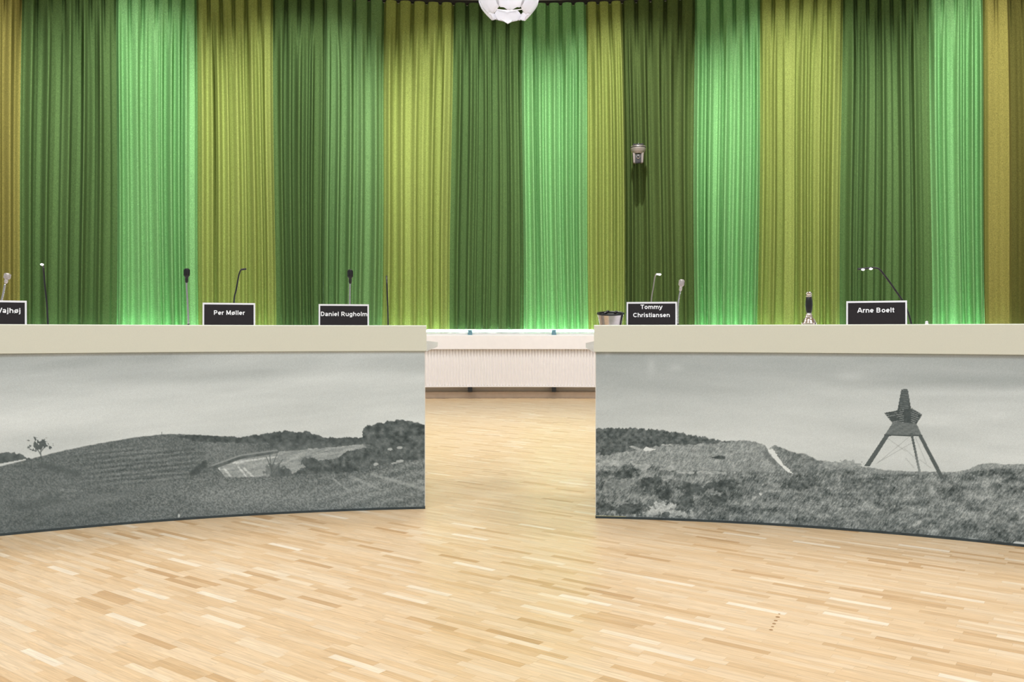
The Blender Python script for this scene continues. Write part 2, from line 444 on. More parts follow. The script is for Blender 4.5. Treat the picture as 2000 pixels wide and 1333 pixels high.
def cosint(x, pts):
    xs = np.array([p[0] for p in pts], float); hs = np.array([p[1] for p in pts], float)
    i = np.clip(np.searchsorted(xs, x) - 1, 0, len(xs) - 2)
    t = np.clip((x - xs[i]) / (xs[i + 1] - xs[i]), 0, 1); t = t * t * (3 - 2 * t)
    return hs[i] + (hs[i + 1] - hs[i]) * t
def drift(x, z): return 3.2 * np.sin(x / 118.0 + 1.0) * (z - 2.3) / 1.6 + 1.6 * np.sin(x / 41.0 + z * 1.3)
cur_labels = ['wide curtain of gold, dark green, mint and lime strips ending in dark green',
              'curtain of five strips starting leaf green, its mint strip above the radiator',
              'curtain starting with a moss green strip behind the dome camera',
              'curtain of olive gold and dark olive strips beside the bright mint strip']
groups = [[]]
for s in STR:
    if s is None: groups.append([])
    else: groups[-1].append(s)
for gi, g in enumerate(groups):
    xm = .5 * (g[0][1][0][0] + g[-1][1][-1][0])
    root = empty('curtain', pol(th(xm), RC, ZB)); tag(root, cur_labels[gi], 'curtain', 'curtains round the hall wall')
    for (cname, pts) in g:
        x0, x1 = pts[0][0], pts[-1][0]
        nx = max(8, int((x1 - x0) / 1.35))
        xs = np.linspace(x0, x1 + (.25 if pts is not g[-1][1] else 0), nx + 1)
        h = np.abs(cosint(xs, pts)) ** 1.7
        per = (x1 - x0) / max(1, round((x1 - x0) / 27.0))
        ph = np.abs(((xs - x0) / per + .5) % 1.0 - .5) * per          # distance to a heading pleat
        htop = .25 + .55 * sstep(1.5, 4.5, ph) + .2 * np.sin(np.pi * ((xs - x0) / per % 1.0))
        co = []; 
        for z in zs:
            k = float(sstep(3.5, 4.35, np.array(z)))
            sink = .9 + .1 * math.sin(z * 1.7 + x0)
            hh = h * sink * (1 - k) + htop * k * .8
            hh = hh + .05 * (vnoise(xs / 9.0, np.full_like(xs, z * 1.1), gi) - .5)
            xx = xs + drift(xs, z)
            t = np.arctan((xx - 1000) / F); r = RC - AMP * hh
            co.append(np.stack([r * np.sin(t), r * np.cos(t), np.full_like(xs, z)], 1))
        co = np.array(co); nz, ncol = co.shape[:2]
        idx = np.arange(nz * ncol).reshape(nz, ncol)
        fa = np.stack([idx[:-1, :-1], idx[:-1, 1:], idx[1:, 1:], idx[1:, :-1]], -1).reshape(-1, 4)
        me = bpy.data.meshes.new('fabric_strip')
        me.from_pydata(co.reshape(-1, 3).tolist(), [], fa.tolist())
        o = link('fabric_strip', me, M[cname], None, True)
        o.parent = root; o.matrix_parent_inverse = Matrix.Translation(-root.location)
        o['label'] = {'mint': 'bright mint', 'lime': 'yellow lime', 'dark': 'dark green', 'mid': 'leaf green', 'moss': 'moss green',
                      'gold': 'olive gold', 'bronze': 'dark olive'}[cname] + ' pleated fabric strip'
bm = bmesh.new(); arc_solid(bm, -R_(36), R_(36), rect(9.80, 9.85, 4.43, 4.47), 64)
tag(from_bm('curtain_rail', bm, M['black']), 'dark curved curtain rail above the pleated curtain headings', 'curtain rail')

# ------------------------------------------------------------------ printed landscapes (flat print colours)
def interp(x, pts):
    return np.interp(x, [p[0] for p in pts], [p[1] for p in pts])
def inpoly(x, y, poly):
    c = np.zeros(x.shape, bool); n = len(poly); j = n - 1
    for i in range(n):
        xi, yi = poly[i]; xj, yj = poly[j]
        if yi != yj:
            c ^= ((yi > y) != (yj > y)) & (x < (xj - xi) * (y - yi) / (yj - yi) + xi)
        j = i
    return c
def seg_d(x, y, a, b):
    ax, ay = a; bx, by = b; dx, dy = bx - ax, by - ay
    t = np.clip(((x - ax) * dx + (y - ay) * dy) / (dx * dx + dy * dy), 0, 1)
    return np.hypot(x - ax - t * dx, y - ay - t * dy)
def blend(v, m, w): return v * (1 - m) + w * m
def blob(x, y, cx, cy, rx, ry, seed, rough=.5):
    d = np.hypot((x - cx) / rx, (y - cy) / ry) + rough * (fbm(x / 7.0, y / 7.0, seed, 3) - .5) * 2
    return 1 - sstep(.85, 1.05, d)

def paint_left(x, y):
    sky = .66 + .15 * sstep(700, 830, y) + .04 * sstep(300, 800, x)
    sky = sky + .20 * (fbm(x / 300 + 3, (y + .10 * x) / 38, 5, 4) - .5)
    sky = sky + .07 * np.exp(-((y - (742 - .012 * (x - 400))) / 16.0) ** 2) * sstep(250, 700, x)
    sky = sky - .07 * np.exp(-((y - (735 - .03 * (x - 350))) / 14.0) ** 2) * sstep(100, 300, x) * (1 - sstep(500, 700, x))
    v = sky
    g = fbm(x / 2.2, y / 2.2, 11, 2) - .5
    lf = fbm(x / 7, y / 7, 12, 4) - .5
    # far wooded hill
    far = interp(x, [(-600, 890), (-200, 878), (0, 884), (26, 885), (39, 887.5), (58, 897), (80, 900)])
    m = sstep(-1, 1, y - far + 5 * (fbm(x / 4, y * 0, 21, 2) - .5)) * (x < 80)
    v = blend(v, m, .22 + .25 * lf)
    m = (np.abs(y - (909 - .18 * x)) < 2.8) & (x < 50); v = np.where(m, .78, v)
    # main hill
    hill = interp(x, [(-600, 990), (-300, 955), (-120, 930), (0, 911.6), (60, 897), (79, 892), (129, 879.5), (193, 867), (258, 855.7), (316, 849), (344, 848.4),
                      (374, 850), (430, 853), (470, 858), (540, 870), (620, 880), (708, 870), (829, 868), (900, 868)])
    mh = sstep(-1.2, 1.2, y - hill + 1.5 * (fbm(x / 5, y * 0, 23, 2) - .5))
    gnd = .28 + .12 * (fbm(x / 60, y / 16, 31, 4) - .5) + .30 * g
    fur = np.sin((y + .10 * (x - 250)) / 1.5 + 3.5 * fbm(x / 40, y / 5, 33, 3))
    env = sstep(120, 230, x) * (1 - sstep(340, 420, x)) * sstep(868, 885, y) * (1 - sstep(935, 960, y))
    gnd = gnd + .07 * env * fur
    gnd = gnd + .07 * sstep(380, 420, x) * (1 - sstep(470, 520, x)) * (y < 905)
    v = blend(v, mh, gnd)
    # treeline behind
    tl = interp(x, [(330, 853), (400, 850), (464, 855), (508, 849), (527, 846), (554, 842.7), (575, 845), (598, 844), (618, 850), (633, 855), (708, 855), (720, 850), (900, 850)])
    tb = interp(x, [(330, 851), (374, 860), (400, 865), (523, 867), (530, 876), (560, 880), (640, 876), (708, 869), (900, 880)])
    m = sstep(-1, 1, y - tl + 7 * (fbm(x / 5, y / 40, 41, 3) - .5)) * (1 - sstep(-1.5, 1.5, y - tb + 5 * (fbm(x / 6, y * 0, 42, 2) - .5))) * (x > 335)
    v = blend(v, m, .17 + .34 * lf + .10 * sstep(860, 875, y))
    # pale stubble field
    fld = [(424, 913), (433, 905), (470, 893), (541, 883), (620, 877), (712, 868), (720, 885), (664, 893), (625, 905), (590, 916), (571, 927), (523, 932), (497, 934), (444, 938)]
    m = inpoly(x, y + 2 * (fbm(x / 5, y / 5, 51, 2) - .5), fld)
    f = .53 + .34 * (fbm(x / 26, (y + .2 * x) / 5, 52, 4) - .5) + .2 * g
    for trk in (((428, 914), (426, 923), (442, 937)), ((438, 916), (453, 935), (455, 938)), ((466, 912), (481, 932), (484, 936)), ((477, 916), (495, 932), (498, 935)), ((455, 905), (500, 898), (540, 893))):
        dd = np.minimum(seg_d(x, y, trk[0], trk[1]), seg_d(x, y, trk[1], trk[2]))
        f = f + .22 * (1 - sstep(.5, 3.2, dd + 2 * (vnoise(x / 3, y / 3, 53) - .5)))
    v = np.where(m, f, v)
    pth = seg_d(x, y, (417, 914), (470, 894)); pth = np.minimum(pth, seg_d(x, y, (470, 894), (541, 883)))
    v = blend(v, 1 - sstep(2, 4.5, pth), .24 + .3 * lf)
    pth = np.minimum(seg_d(x, y, (414, 910), (470, 890)), seg_d(x, y, (470, 890), (541, 880)))
    v = blend(v, .6 * (1 - sstep(.8, 2.4, pth)), .6)
    # hedge
    hed = [(571, 928), (590, 914), (610, 905), (625, 900), (655, 897), (673, 885), (712, 877), (760, 871), (829, 862), (1000, 850), (1000, 880), (829, 897), (774, 903), (730, 910), (684, 924), (620, 926)]
    m = inpoly(x + 6 * (fbm(x / 6, y / 6, 61, 3) - .5), y + 9 * (fbm(x / 6, y / 6, 62, 3) - .5), hed)
    v = np.where(m, .20 + .42 * lf + .12 * g, v)
    # big tree clump
    ct = interp(x, [(704, 870), (707, 842), (712, 836), (717, 833), (743, 827), (763, 822), (787, 821.5), (813, 825), (829, 829.5), (880, 826), (930, 850), (1000, 870)])
    m = sstep(-1, 1, y - ct + 7 * (fbm(x / 6, y / 6, 63, 3) - .5)) * (1 - sstep(866, 878, y + 6 * lf)) * (x + 6 * (fbm(x * 0, y / 5, 64, 2) - .5) > 708)
    v = blend(v, m, .19 + .50 * (fbm(x / 9, y / 7, 65, 4) - .5))
    for (bx, by, rx, ry) in ((761, 878, 5, 2.5), (780, 875, 5, 2.5), (734, 908, 5, 3), (783, 901, 8, 3), (770, 906, 7, 2)):
        v = blend(v, .8 * blob(x, y, bx, by, rx, ry, 66, .7), .74)
    v = blend(v, blob(x, y, 605, 903, 15, 10, 67), .20 + .3 * lf)
    # scrub with bare branches
    v = blend(v, .75 * blob(x, y, 538, 920, 20, 14, 68, .9), .26 + .4 * lf)
    v = blend(v, blob(x, y, 558, 924, 11, 8, 69, .6), .23 + .3 * lf)
    for (p, q2) in (((531, 930), (527, 890)), ((531, 912), (541, 888)), ((531, 918), (520, 893)), ((533, 925), (552, 898)), ((545, 928), (545, 905))):
        v = blend(v, .75 * (1 - sstep(.5, 1.5, seg_d(x, y, p, q2))), .22)
    # foreground field
    fl = interp(x, [(-600, 1060), (-100, 1010), (100, 985), (230, 950), (330, 940), (400, 933), (523, 932), (684, 925), (760, 908), (829, 896), (1000, 870)])
    m = sstep(-2, 2, y - fl)
    ff = .31 + .10 * (fbm(x / 70, y / 25, 71, 4) - .5) + .40 * g + .09 * np.exp(-((y - fl - 40) / 30.0) ** 2) * sstep(330, 430, x)
    ff = ff + .05 * np.sin((y + .28 * (x - 300)) / 3.2 + 2 * fbm(x / 30, y / 10, 72, 2)) * sstep(560, 700, x)
    v = blend(v, m * sstep(200, 330, x), ff)
    for (p, q2, s_) in (((684, 931), (743, 957), 2.2), ((726, 927), (829, 956), 3.0), ((650, 935), (685, 962), 1.5)):
        v = blend(v, .55 * (1 - sstep(0, s_ * 2, seg_d(x, y, p, q2) + 3 * (vnoise(x / 3, y / 3, 73) - .5))), .68)
    # bush, shadow of the lone tree, hollows
    for (p, q2, s_) in (((375, 926), (398, 908), 8),):
        v = blend(v, .85 * (1 - sstep(s_ * .4, s_ * 1.2, seg_d(x, y, p, q2) + 8 * lf)), .13 + .2 * lf)
    v = blend(v, .6 * (1 - sstep(2, 11, seg_d(x, y, (82, 908), (150, 926)) + 7 * lf)), .16)
    v = blend(v, .35 * (1 - sstep(3, 14, seg_d(x, y, (30, 990), (110, 975)) + 7 * lf)), .17)
    v = blend(v, .4 * (1 - sstep(1, 4, seg_d(x, y, (120, 958), (160, 960)))), .5 + .4 * g)
    v = blend(v, .28 * (1 - sstep(3, 15, seg_d(x, y, (90, 1000), (330, 945)) + 10 * lf)), .42)
    # lone tree
    m = blob(x, y, 79, 869, 21, 11, 81, .9) * (fbm(x / 4.2, y / 4.2, 82, 3) > .41)
    v = blend(v, m * .95, .17 + .25 * lf)
    for (p, q2) in (((80, 895), (79, 874)), ((79, 888), (70, 872)), ((79, 884), (90, 870)), ((82, 912), (82, 896))):
        v = blend(v, .8 * (1 - sstep(.5, 1.4, seg_d(x, y, p, q2))), .16)
    v = blend(v, (np.abs(x - 316) < 1) * (y > 844) * (y < 850), .25)
    v = blend(v, 1 - sstep(1.5, 3, np.hypot((x - 349.5), (y - 1008) * .6)), .72)
    return v + .05 * (vnoise(x / 1.1, y / 1.1, 99) - .5)

def paint_right(x, y):
    sky = .62 + .17 * sstep(700, 850, y) + .02 * sstep(1200, 1500, x) + .17 * (fbm(x / 260 + 9, (y - .05 * x) / 42, 6, 4) - .5)
    sky = sky + .06 * np.exp(-((y - (766 + .01 * (x - 1700))) / 9.0) ** 2) * sstep(1500, 1750, x)
    sky = sky - .05 * np.exp(-((y - 745) / 14.0) ** 2) * sstep(1650, 1850, x)
    for (cx, cy, rx, ry) in ((1320, 718, 14, 7), (1272, 716, 8, 16), (1660, 735, 26, 8), (1186, 690, 6, 10)):
        sky = sky + .07 * np.exp(-((x - cx) / rx) ** 2 - ((y - cy) / ry) ** 2)
    v = sky
    g = fbm(x / 2.0, y / 2.0, 111, 2) - .5
    gr = fbm((x + .6 * y) / 2.0, (y - .35 * x) / 6.0, 112, 3) - .5       # blades of dune grass
    lf = fbm(x / 8, y / 6, 113, 4) - .5
    bl = fbm(x / 26, y / 12, 114, 3) - .5
    dune = interp(x, [(1000, 870), (1163, 868), (1285, 871), (1375, 868), (1418, 862), (1449, 860.5), (1474, 863), (1494, 870), (1501, 881), (1504, 875), (1514, 870),
                      (1532, 877), (1555, 886), (1571, 886), (1598, 900), (1647, 905), (1688, 912), (1728, 918.6), (1769, 921), (1858, 923), (1891, 918), (1910, 908),
                      (1939, 905), (1966, 908), (2000, 907), (2150, 900), (2400, 930)])
    md = sstep(-1, 1, y - dune + 2.5 * (fbm(x / 4, y * 0, 121, 2) - .5))
    d = .50 + .30 * lf + .30 * g + .34 * gr
    d = d - .12 * sstep(1505, 1520, x) * (1 - sstep(1600, 1640, x)) * (y < 930)
    v = blend(v, md, d)
    # wooded hill
    ft = interp(x, [(1000, 842), (1163, 838.5), (1190, 837), (1229, 837), (1285, 840), (1330, 846), (1370, 854), (1402, 860), (1430, 863), (1450, 868)])
    fb = interp(x, [(1000, 890), (1163, 888), (1229, 882), (1262, 876), (1285, 870), (1375, 869), (1420, 864), (1450, 860)])
    m = sstep(-1, 1, y - ft + 6 * (fbm(x / 3.2, y * 0, 122, 2) - .5)) * (1 - sstep(-1.5, 1.5, y - fb + 8 * (fbm(x / 9, y / 9, 123, 3) - .5)))
    v = blend(v, m, .20 + .50 * (fbm(x / 6, y / 5, 124, 4) - .5) + .1 * g)
    v = np.where(inpoly(x, y, [(1256, 879), (1262, 873), (1270, 876), (1282, 878), (1272, 881), (1260, 882)]), .86, v)
    v = np.where(inpoly(x, y, [(1228, 872), (1236, 871), (1256, 879), (1250, 881), (1236, 876)]), .6 + .3 * g, v)
    # sand chute
    ch = [(1499, 879), (1510, 877), (1515, 886), (1519, 891), (1528, 906), (1551, 927), (1537, 922), (1519, 904), (1501, 886)]
    v = np.where(inpoly(x + 3 * (vnoise(x / 3, y / 3, 125) - .5), y, ch), .90, v)
    v = blend(v, .5 * (1 - sstep(2, 7, seg_d(x, y, (1494, 884), (1512, 905)) + 9 * lf)), .24)
    # scrub in front
    ln = interp(x, [(1000, 905), (1163, 900), (1250, 905), (1330, 918), (1431, 920.6), (1487, 922), (1553, 928), (1650, 915), (1720, 925), (1800, 927), (1860, 925), (1950, 915), (2100, 915)])
    m = sstep(-2, 3, y - ln + 6 * lf)
    s = .34 + .50 * bl * sstep(880, 930, y) + .36 * lf + .50 * gr + .28 * g
    s = s + .07 * sstep(1560, 1700, x) * np.exp(-((y - 985) / 40.0) ** 2)
    v = blend(v, m, s)
    # tops of bushes catching light, dark pockets
    for (cx, cy, rx, ry, tone_) in ((1200, 905, 40, 6, .62), (1258, 912, 14, 6, .6), (1306, 916, 20, 6, .62), (1335, 922, 16, 5, .6), (1385, 924, 44, 3.5, .6), (1300, 934, 14, 4, .55),
                                    (1290, 992, 26, 11, .78), (1318, 1003, 34, 7, .70), (1270, 1004, 18, 6, .66), (1210, 946, 40, 9, .44), (1640, 908, 40, 8, .52), (1485, 966, 4, 3, .8)):
        v = blend(v, .85 * blob(x, y, cx, cy, rx, ry, 131, .8), tone_ + .5 * (fbm(x / 4.5, y / 3.5, 132, 3) - .5) + .15 * g)
    for (cx, cy, rx, ry) in ((1215, 926, 36, 8), (1270, 943, 26, 12), (1355, 955, 26, 13), (1408, 950, 26, 12), (1298, 966, 16, 10), (1395, 975, 22, 12), (1345, 980, 14, 12), (1404, 894, 16, 4),
                             (1230, 996, 34, 12), (1180, 990, 18, 12), (1182, 884, 12, 6), (1300, 1006, 8, 5), (1560, 950, 30, 9)):
        v = blend(v, .85 * blob(x, y, cx, cy, rx, ry, 133, .8), .13 + .5 * lf + .15 * g)
    sp_ = vnoise(x / 2.6, y / 2.0, 134)
    v = np.where((sp_ > .93) & (y > 925) & (y < 1000) & (x > 1480), v + .25, v)
    # look-out tower
    def T(p): return [(1580 + a / 3.7024, 720 + b / 3.7024) for a, b in p]
    slat = .5 + .5 * np.sin(y * 2 * np.pi / 3.1 + .02 * x)
    body_ = .14 + .10 * (fbm(x / 3, y / 3, 141, 2) - .5)
    m = inpoly(x, y, T([(667, 155), (690, 148), (715, 152), (738, 292), (640, 305)]))
    v = np.where(m, body_ + .18 * (slat > .72) * (np.abs(x - 1767) < 9), v)
    m = inpoly(x, y, T([(543, 322), (640, 303), (745, 287), (820, 335), (778, 402), (740, 395), (605, 398)]))
    sl2 = .5 + .5 * np.sin((y + .18 * (x - 1770) * np.where(x < 1775, 1, -2.2)) * 2 * np.pi / 4.2)
    v = np.where(m, body_ - .02 + .34 * (sl2 > .80) * (np.abs(x - 1772) > 7) * (vnoise(x / 5, y / 4, 142) > .35), v)
    m = inpoly(x, y, T([(605, 394), (640, 388), (778, 400), (820, 492), (545, 486)]))
    v = np.where(m, .25 + .12 * (slat > .5) + .06 * g, v)
    m = inpoly(x, y, T([(545, 478), (820, 484), (820, 492), (545, 488)])); v = np.where(m, .12, v)
    for p in ([(548, 484), (583, 485), (438, 710), (398, 708)], [(732, 468), (749, 468), (818, 788), (800, 790)], [(790, 488), (820, 490), (980, 795), (950, 800)]):
        v = np.where(inpoly(x, y, T(p)), .20 + .08 * g + (.25 * sstep(1783, 1797, x) * (x < 1806) if p[0][0] == 732 else 0), v)
    for (p, q2) in (((720, 500), (490, 690)), ((560, 500), (700, 600)), ((760, 530), (500, 680)), ((690, 580), (780, 660)), ((770, 500), (850, 690)), ((700, 650), (760, 720)), ((800, 660), (880, 720))):
        p, q2 = T([p, q2]); v = blend(v, .3 * (1 - sstep(.3, 1.1, seg_d(x, y, p, q2))), .35)
    # worn lower edge: chipped pale corner and a taped dark strip
    v = np.where(inpoly(x, y, [(1976, 1063), (1984, 1058), (2100, 1072), (2100, 1082)]), .82, v)
    return v + .05 * (vnoise(x / 1.1, y / 1.1, 199) - .5)

PRINT_GAIN = 1.35
def print_mesh(name, t0, t1, r, z0, z1, paint, parent, step=.0021):
    nx = int(abs(t1 - t0) * r / step); nz = int((z1 - z0) / step)
    t = np.linspace(t0, t1, nx + 1); z = np.linspace(z0, z1, nz + 1)
    TT, ZZ = np.meshgrid(t, z)
    X = r * np.sin(TT); Y = r * np.cos(TT)
    PX = 1000 + F * X / Y; PY = HOR - (ZZ - EYE) * F / Y
    v = np.clip(paint(PX, PY), 0, 1)
    a = np.array((42, 52, 54.0)); b = np.array((216, 224, 226.0))
    c = (a[None] + (b - a)[None] * v.ravel()[:, None]) / 255.0
    if paint is paint_right:
        chip = (np.abs(PY - (1010.5 + .02 * (PX - 1165))) < 2.6) & (PX > 1163) & (PX < 1222)
        c[chip.ravel()] = np.array((214, 208, 150.0)) / 255
    lin = np.where(c <= .04045, c / 12.92, ((c + .055) / 1.055) ** 2.4) * PRINT_GAIN
    n = TT.size; co = np.stack([X.ravel(), Y.ravel(), ZZ.ravel()], 1).astype(np.float32)
    idx = np.arange(n).reshape(nz + 1, nx + 1)
    fa = np.stack([idx[:-1, :-1], idx[:-1, 1:], idx[1:, 1:], idx[1:, :-1]], -1).reshape(-1, 4).astype(np.int32)
    me = bpy.data.meshes.new(name)
    me.vertices.add(n); me.vertices.foreach_set('co', co.ravel())
    me.loops.add(fa.size); me.loops.foreach_set('vertex_index', fa.ravel())
    me.polygons.add(len(fa)); me.polygons.foreach_set('loop_start', np.arange(0, fa.size, 4, dtype=np.int32))
    me.update(calc_edges=True)
    ca = me.color_attributes.new('ink', 'FLOAT_COLOR', 'POINT')
    ca.data.foreach_set('color', np.concatenate([lin, np.ones((n, 1))], 1).astype(np.float32).ravel())
    me.polygons.foreach_set('use_smooth', np.ones(len(fa), bool))
    return link(name, me, ink, parent)

ink = bpy.data.materials.new('printed_photograph'); ink.use_nodes = True
nt = ink.node_tree; b = nt.nodes['Principled BSDF']; b.inputs['Roughness'].default_value = .55
b.inputs['Specular IOR Level'].default_value = .3
ca = nt.nodes.new('ShaderNodeVertexColor'); ca.layer_name = 'ink'
tc = nt.nodes.new('ShaderNodeTexCoord'); ns_ = nt.nodes.new('ShaderNodeTexNoise'); ns_.inputs['Scale'].default_value = 520
nt.links.new(tc.outputs['Object'], ns_.inputs['Vector'])
mr = nt.nodes.new('ShaderNodeMapRange'); mr.inputs['From Min'].default_value = .3; mr.inputs['From Max'].default_value = .7
mr.inputs['To Min'].default_value = .9; mr.inputs['To Max'].default_value = 1.1
nt.links.new(ns_.outputs['Fac'], mr.inputs['Value'])
mx = nt.nodes.new('ShaderNodeMix'); mx.data_type = 'RGBA'; mx.blend_type = 'MULTIPLY'; mx.inputs['Factor'].default_value = 1
nt.links.new(ca.outputs['Color'], mx.inputs[6]); nt.links.new(mr.outputs['Result'], mx.inputs[7])
nt.links.new(mx.outputs[2], b.inputs['Base Color'])

# ------------------------------------------------------------------ the two desks
HT, HB, WT, WB = .7605, .655, .696, .652       # fascia top / bottom, worktop top / bottom
def desk(R, tin, tout, tin_fascia, back_px, depth, paint, label):
    root = empty('council_desk', pol(.5 * (tin + tout), R))
    inv = Matrix.Translation(-root.location)
    def part(name, bm, m, parent=None, **k):
        o = from_bm(name, bm, m, **k); o.parent = parent or root
        if parent is None: o.matrix_parent_inverse = inv
        return o
    bm = bmesh.new(); arc_solid(bm, tin, tout, rect(R + .001, R + .018, .012, HB + .02), 60)
    fp = part('front_panel', bm, M['panelwhite'])
    pr = print_mesh('printed_landscape', tin + (.0006 if tout > tin else -.0006), tout, R, .009, HB + .004, paint, fp)
    pr['label'] = 'grey toned landscape photograph print'
    bm = bmesh.new(); arc_solid(bm, tin, tout, rect(R - .001, R + .02, 0, .009), 60)
    part('bottom_edge', bm, M['base'])
    bm = bmesh.new(); arc_solid(bm, tin_fascia, tout, [(R - .006, HB), (R + .026, HB), (R + .026, HT), (R - .004, HT), (R - .006, HT - .003)], 60)
    part('fascia', bm, M['cream'])
    bm = bmesh.new()
    tb = math.atan((back_px - 1000) / F)
    arc_solid(bm, tin_fascia, tout, [(R + .0265, WB), (R + depth, WB + .008), (R + depth, WT - .014), (R + .0265, WT)], 60, t0b=tb, t1b=tout)
    part('worktop', bm, M['lilac'])
    for f in (.12, .55, .95):
        a = tin + (tout - tin) * f; p = pol(a, R + depth * .55)
        bm = bmesh.new(); box(bm, (0, 0, WB / 2 + .002), (.05, depth * .5, WB - .004), Matrix.Translation(p) @ Matrix.Rotation(-a, 4, 'Z'))
        part('leg', bm, M['lilac'])
    tag(root, label, 'desk', 'curved council desks')
    return root
RL, RR = 3.622, 3.437
TL, TR = th(830.5), th(1163)
desk(RL, TL, R_(-43), th(833), 855, .80, paint_left, 'curved desk with a printed photograph of rounded hill, hedge and trees')
desk(RR, TR, R_(43), th(1160), 1144, .62, paint_right, 'curved desk with a printed photograph of dunes and wooden lookout tower')

# ------------------------------------------------------------------ name signs
def arcp(cx, cy, rx, ry, a0, a1, n=14):
    return [(cx + rx * math.cos(R_(a0 + (a1 - a0) * k / n)), cy + ry * math.sin(R_(a0 + (a1 - a0) * k / n))) for k in range(n + 1)]
BOWL = arcp(.427, .365, .265, .275, 0, 360, 24)
GLYPH = {  # advance, strokes (centre lines); cap height 1
 'a': (.777, [[(.58, 0), (.58, .5)], arcp(.35, .5, .23, .15, 0, 165), arcp(.34, .21, .21, .125, 0, 360)]),
 'e': (.777, [arcp(.39, .365, .255, .275, 0, 315, 20), [(.13, .365), (.66, .365)]]),
 'g': (.853, [arcp(.40, .365, .24, .275, 0, 360, 20), [(.66, .73), (.66, .0)], arcp(.41, -.02, .25, .17, 0, -160)]),
 'h': (.853, [[(.17, 0), (.17, 1)], arcp(.425, .42, .255, .22, 180, 0), [(.68, .42), (.68, 0)]]),
 'i': (.388, [[(.194, 0), (.194, .73)], [(.194, .84), (.194, 1)]]),
 'j': (.388, [[(.194, -.08), (.194, .73)], [(.194, .84), (.194, 1)], arcp(.04, -.08, .154, .12, 0, -100)]),
 'l': (.388, [[(.194, 0), (.194, 1)]]),
 'm': (1.24, [[(.17, 0), (.17, .73)], arcp(.395, .42, .225, .22, 180, 0), [(.62, .42), (.62, 0)], arcp(.845, .42, .225, .22, 180, 0), [(1.07, .42), (1.07, 0)]]),
 'n': (.853, [[(.17, 0), (.17, .73)], arcp(.425, .42, .255, .22, 180, 0), [(.68, .42), (.68, 0)]]),
 'o': (.853, [BOWL]),
 '\u00f8': (.853, [BOWL, [(.10, -.06), (.75, .79)]]),
 'r': (.543, [[(.17, 0), (.17, .73)], arcp(.43, .36, .26, .28, 170, 75)]),
 's': (.777, [arcp(.385, .52, .225, .125, 25, 200) + [(.385, .375)] + arcp(.385, .21, .24, .13, 60, -155)]),
 't': (.465, [[(.22, .95), (.22, .2)], arcp(.37, .2, .15, .12, 180, 280), [(.02, .66), (.43, .66)]]),
 'u': (.853, [[(.17, .73), (.17, .31)], arcp(.425, .31, .255, .22, 180, 360), [(.68, .73), (.68, 0)]]),
 'y': (.777, [[(.07, .73), (.39, .02)], [(.71, .73), (.40, -.02), (.33, -.16), (.22, -.21), (.08, -.20)]]),
 'A': (1.0, [[(.09, 0), (.46, 1)], [(.91, 0), (.54, 1)], [(.25, .30), (.75, .30)]]),
 'B': (1.0, [[(.2, 0), (.2, 1)], [(.2, .91), (.5, .91)] + arcp(.52, .715, .2, .195, 90, -90) + [(.2, .52)], [(.5, .52)] + arcp(.55, .305, .22, .215, 90, -90) + [(.2, .09)]]),
 'C': (1.0, [arcp(.52, .5, .39, .41, 40, 320, 22)]),
 'D': (1.0, [[(.2, 0), (.2, 1)], [(.2, .91), (.45, .91)] + arcp(.45, .5, .36, .41, 90, -90) + [(.2, .09)]]),
 'M': (1.163, [[(.2, 0), (.2, 1)], [(.96, 0), (.96, 1)], [(.22, .98), (.58, .10)], [(.94, .98), (.58, .10)]]),
 'P': (.93, [[(.2, 0), (.2, 1)], [(.2, .91), (.5, .91)] + arcp(.5, .67, .25, .24, 90, -90) + [(.2, .43)]]),
 'R': (1.0, [[(.2, 0), (.2, 1)], [(.2, .91), (.5, .91)] + arcp(.52, .68, .25, .23, 90, -90) + [(.2, .45)], [(.48, .45), (.85, 0)]]),
 'T': (.853, [[(.02, .91), (.83, .91)], [(.427, 0), (.427, .91)]]),
 'V': (.93, [[(.08, 1), (.44, 0)], [(.85, 1), (.49, 0)]]),
 ' ': (.388, []),
}
def text_mesh(st_, width, parent, name, m):
    vs, fs, x0 = [], [], 0.0
    for ch in st_:
        adv, strokes = GLYPH[ch]
        for stk in strokes:
            hw = .05 if (ch == '\u00f8' and len(stk) == 2) else .092
            n_ = len(stk) - 1
            for i in range(n_):
                (ax, ay), (bx, by) = stk[i], stk[i + 1]
                L = math.hypot(bx - ax, by - ay)
                if L < 1e-6: continue
                ux, uy = (bx - ax) / L, (by - ay) / L
                e0 = .02 if i > 0 else 0; e1 = .02 if i < n_ - 1 else 0
                ax -= ux * e0; ay -= uy * e0; bx += ux * e1; by += uy * e1
                k = len(vs)
                vs += [(x0 + ax - uy * hw, 0, ay + ux * hw), (x0 + ax + uy * hw, 0, ay - ux * hw),
                       (x0 + bx + uy * hw, 0, by - ux * hw), (x0 + bx - uy * hw, 0, by + ux * hw)]
                fs.append((k, k + 1, k + 2, k + 3))
        x0 += adv
    xs_ = [v[0] for v in vs]; lo_, hi_ = min(xs_), max(xs_); k = width / (hi_ - lo_)
    vs = [((v[0] - .5 * (lo_ + hi_)) * k, -.00003 * (i // 4 % 5), v[2] * k) for i, v in enumerate(vs)]
    me = bpy.data.meshes.new(name); me.from_pydata(vs, [], fs); me.materials.append(m)
    o = bpy.data.objects.new(name, me); COL.objects.link(o); o.parent = parent
    return o

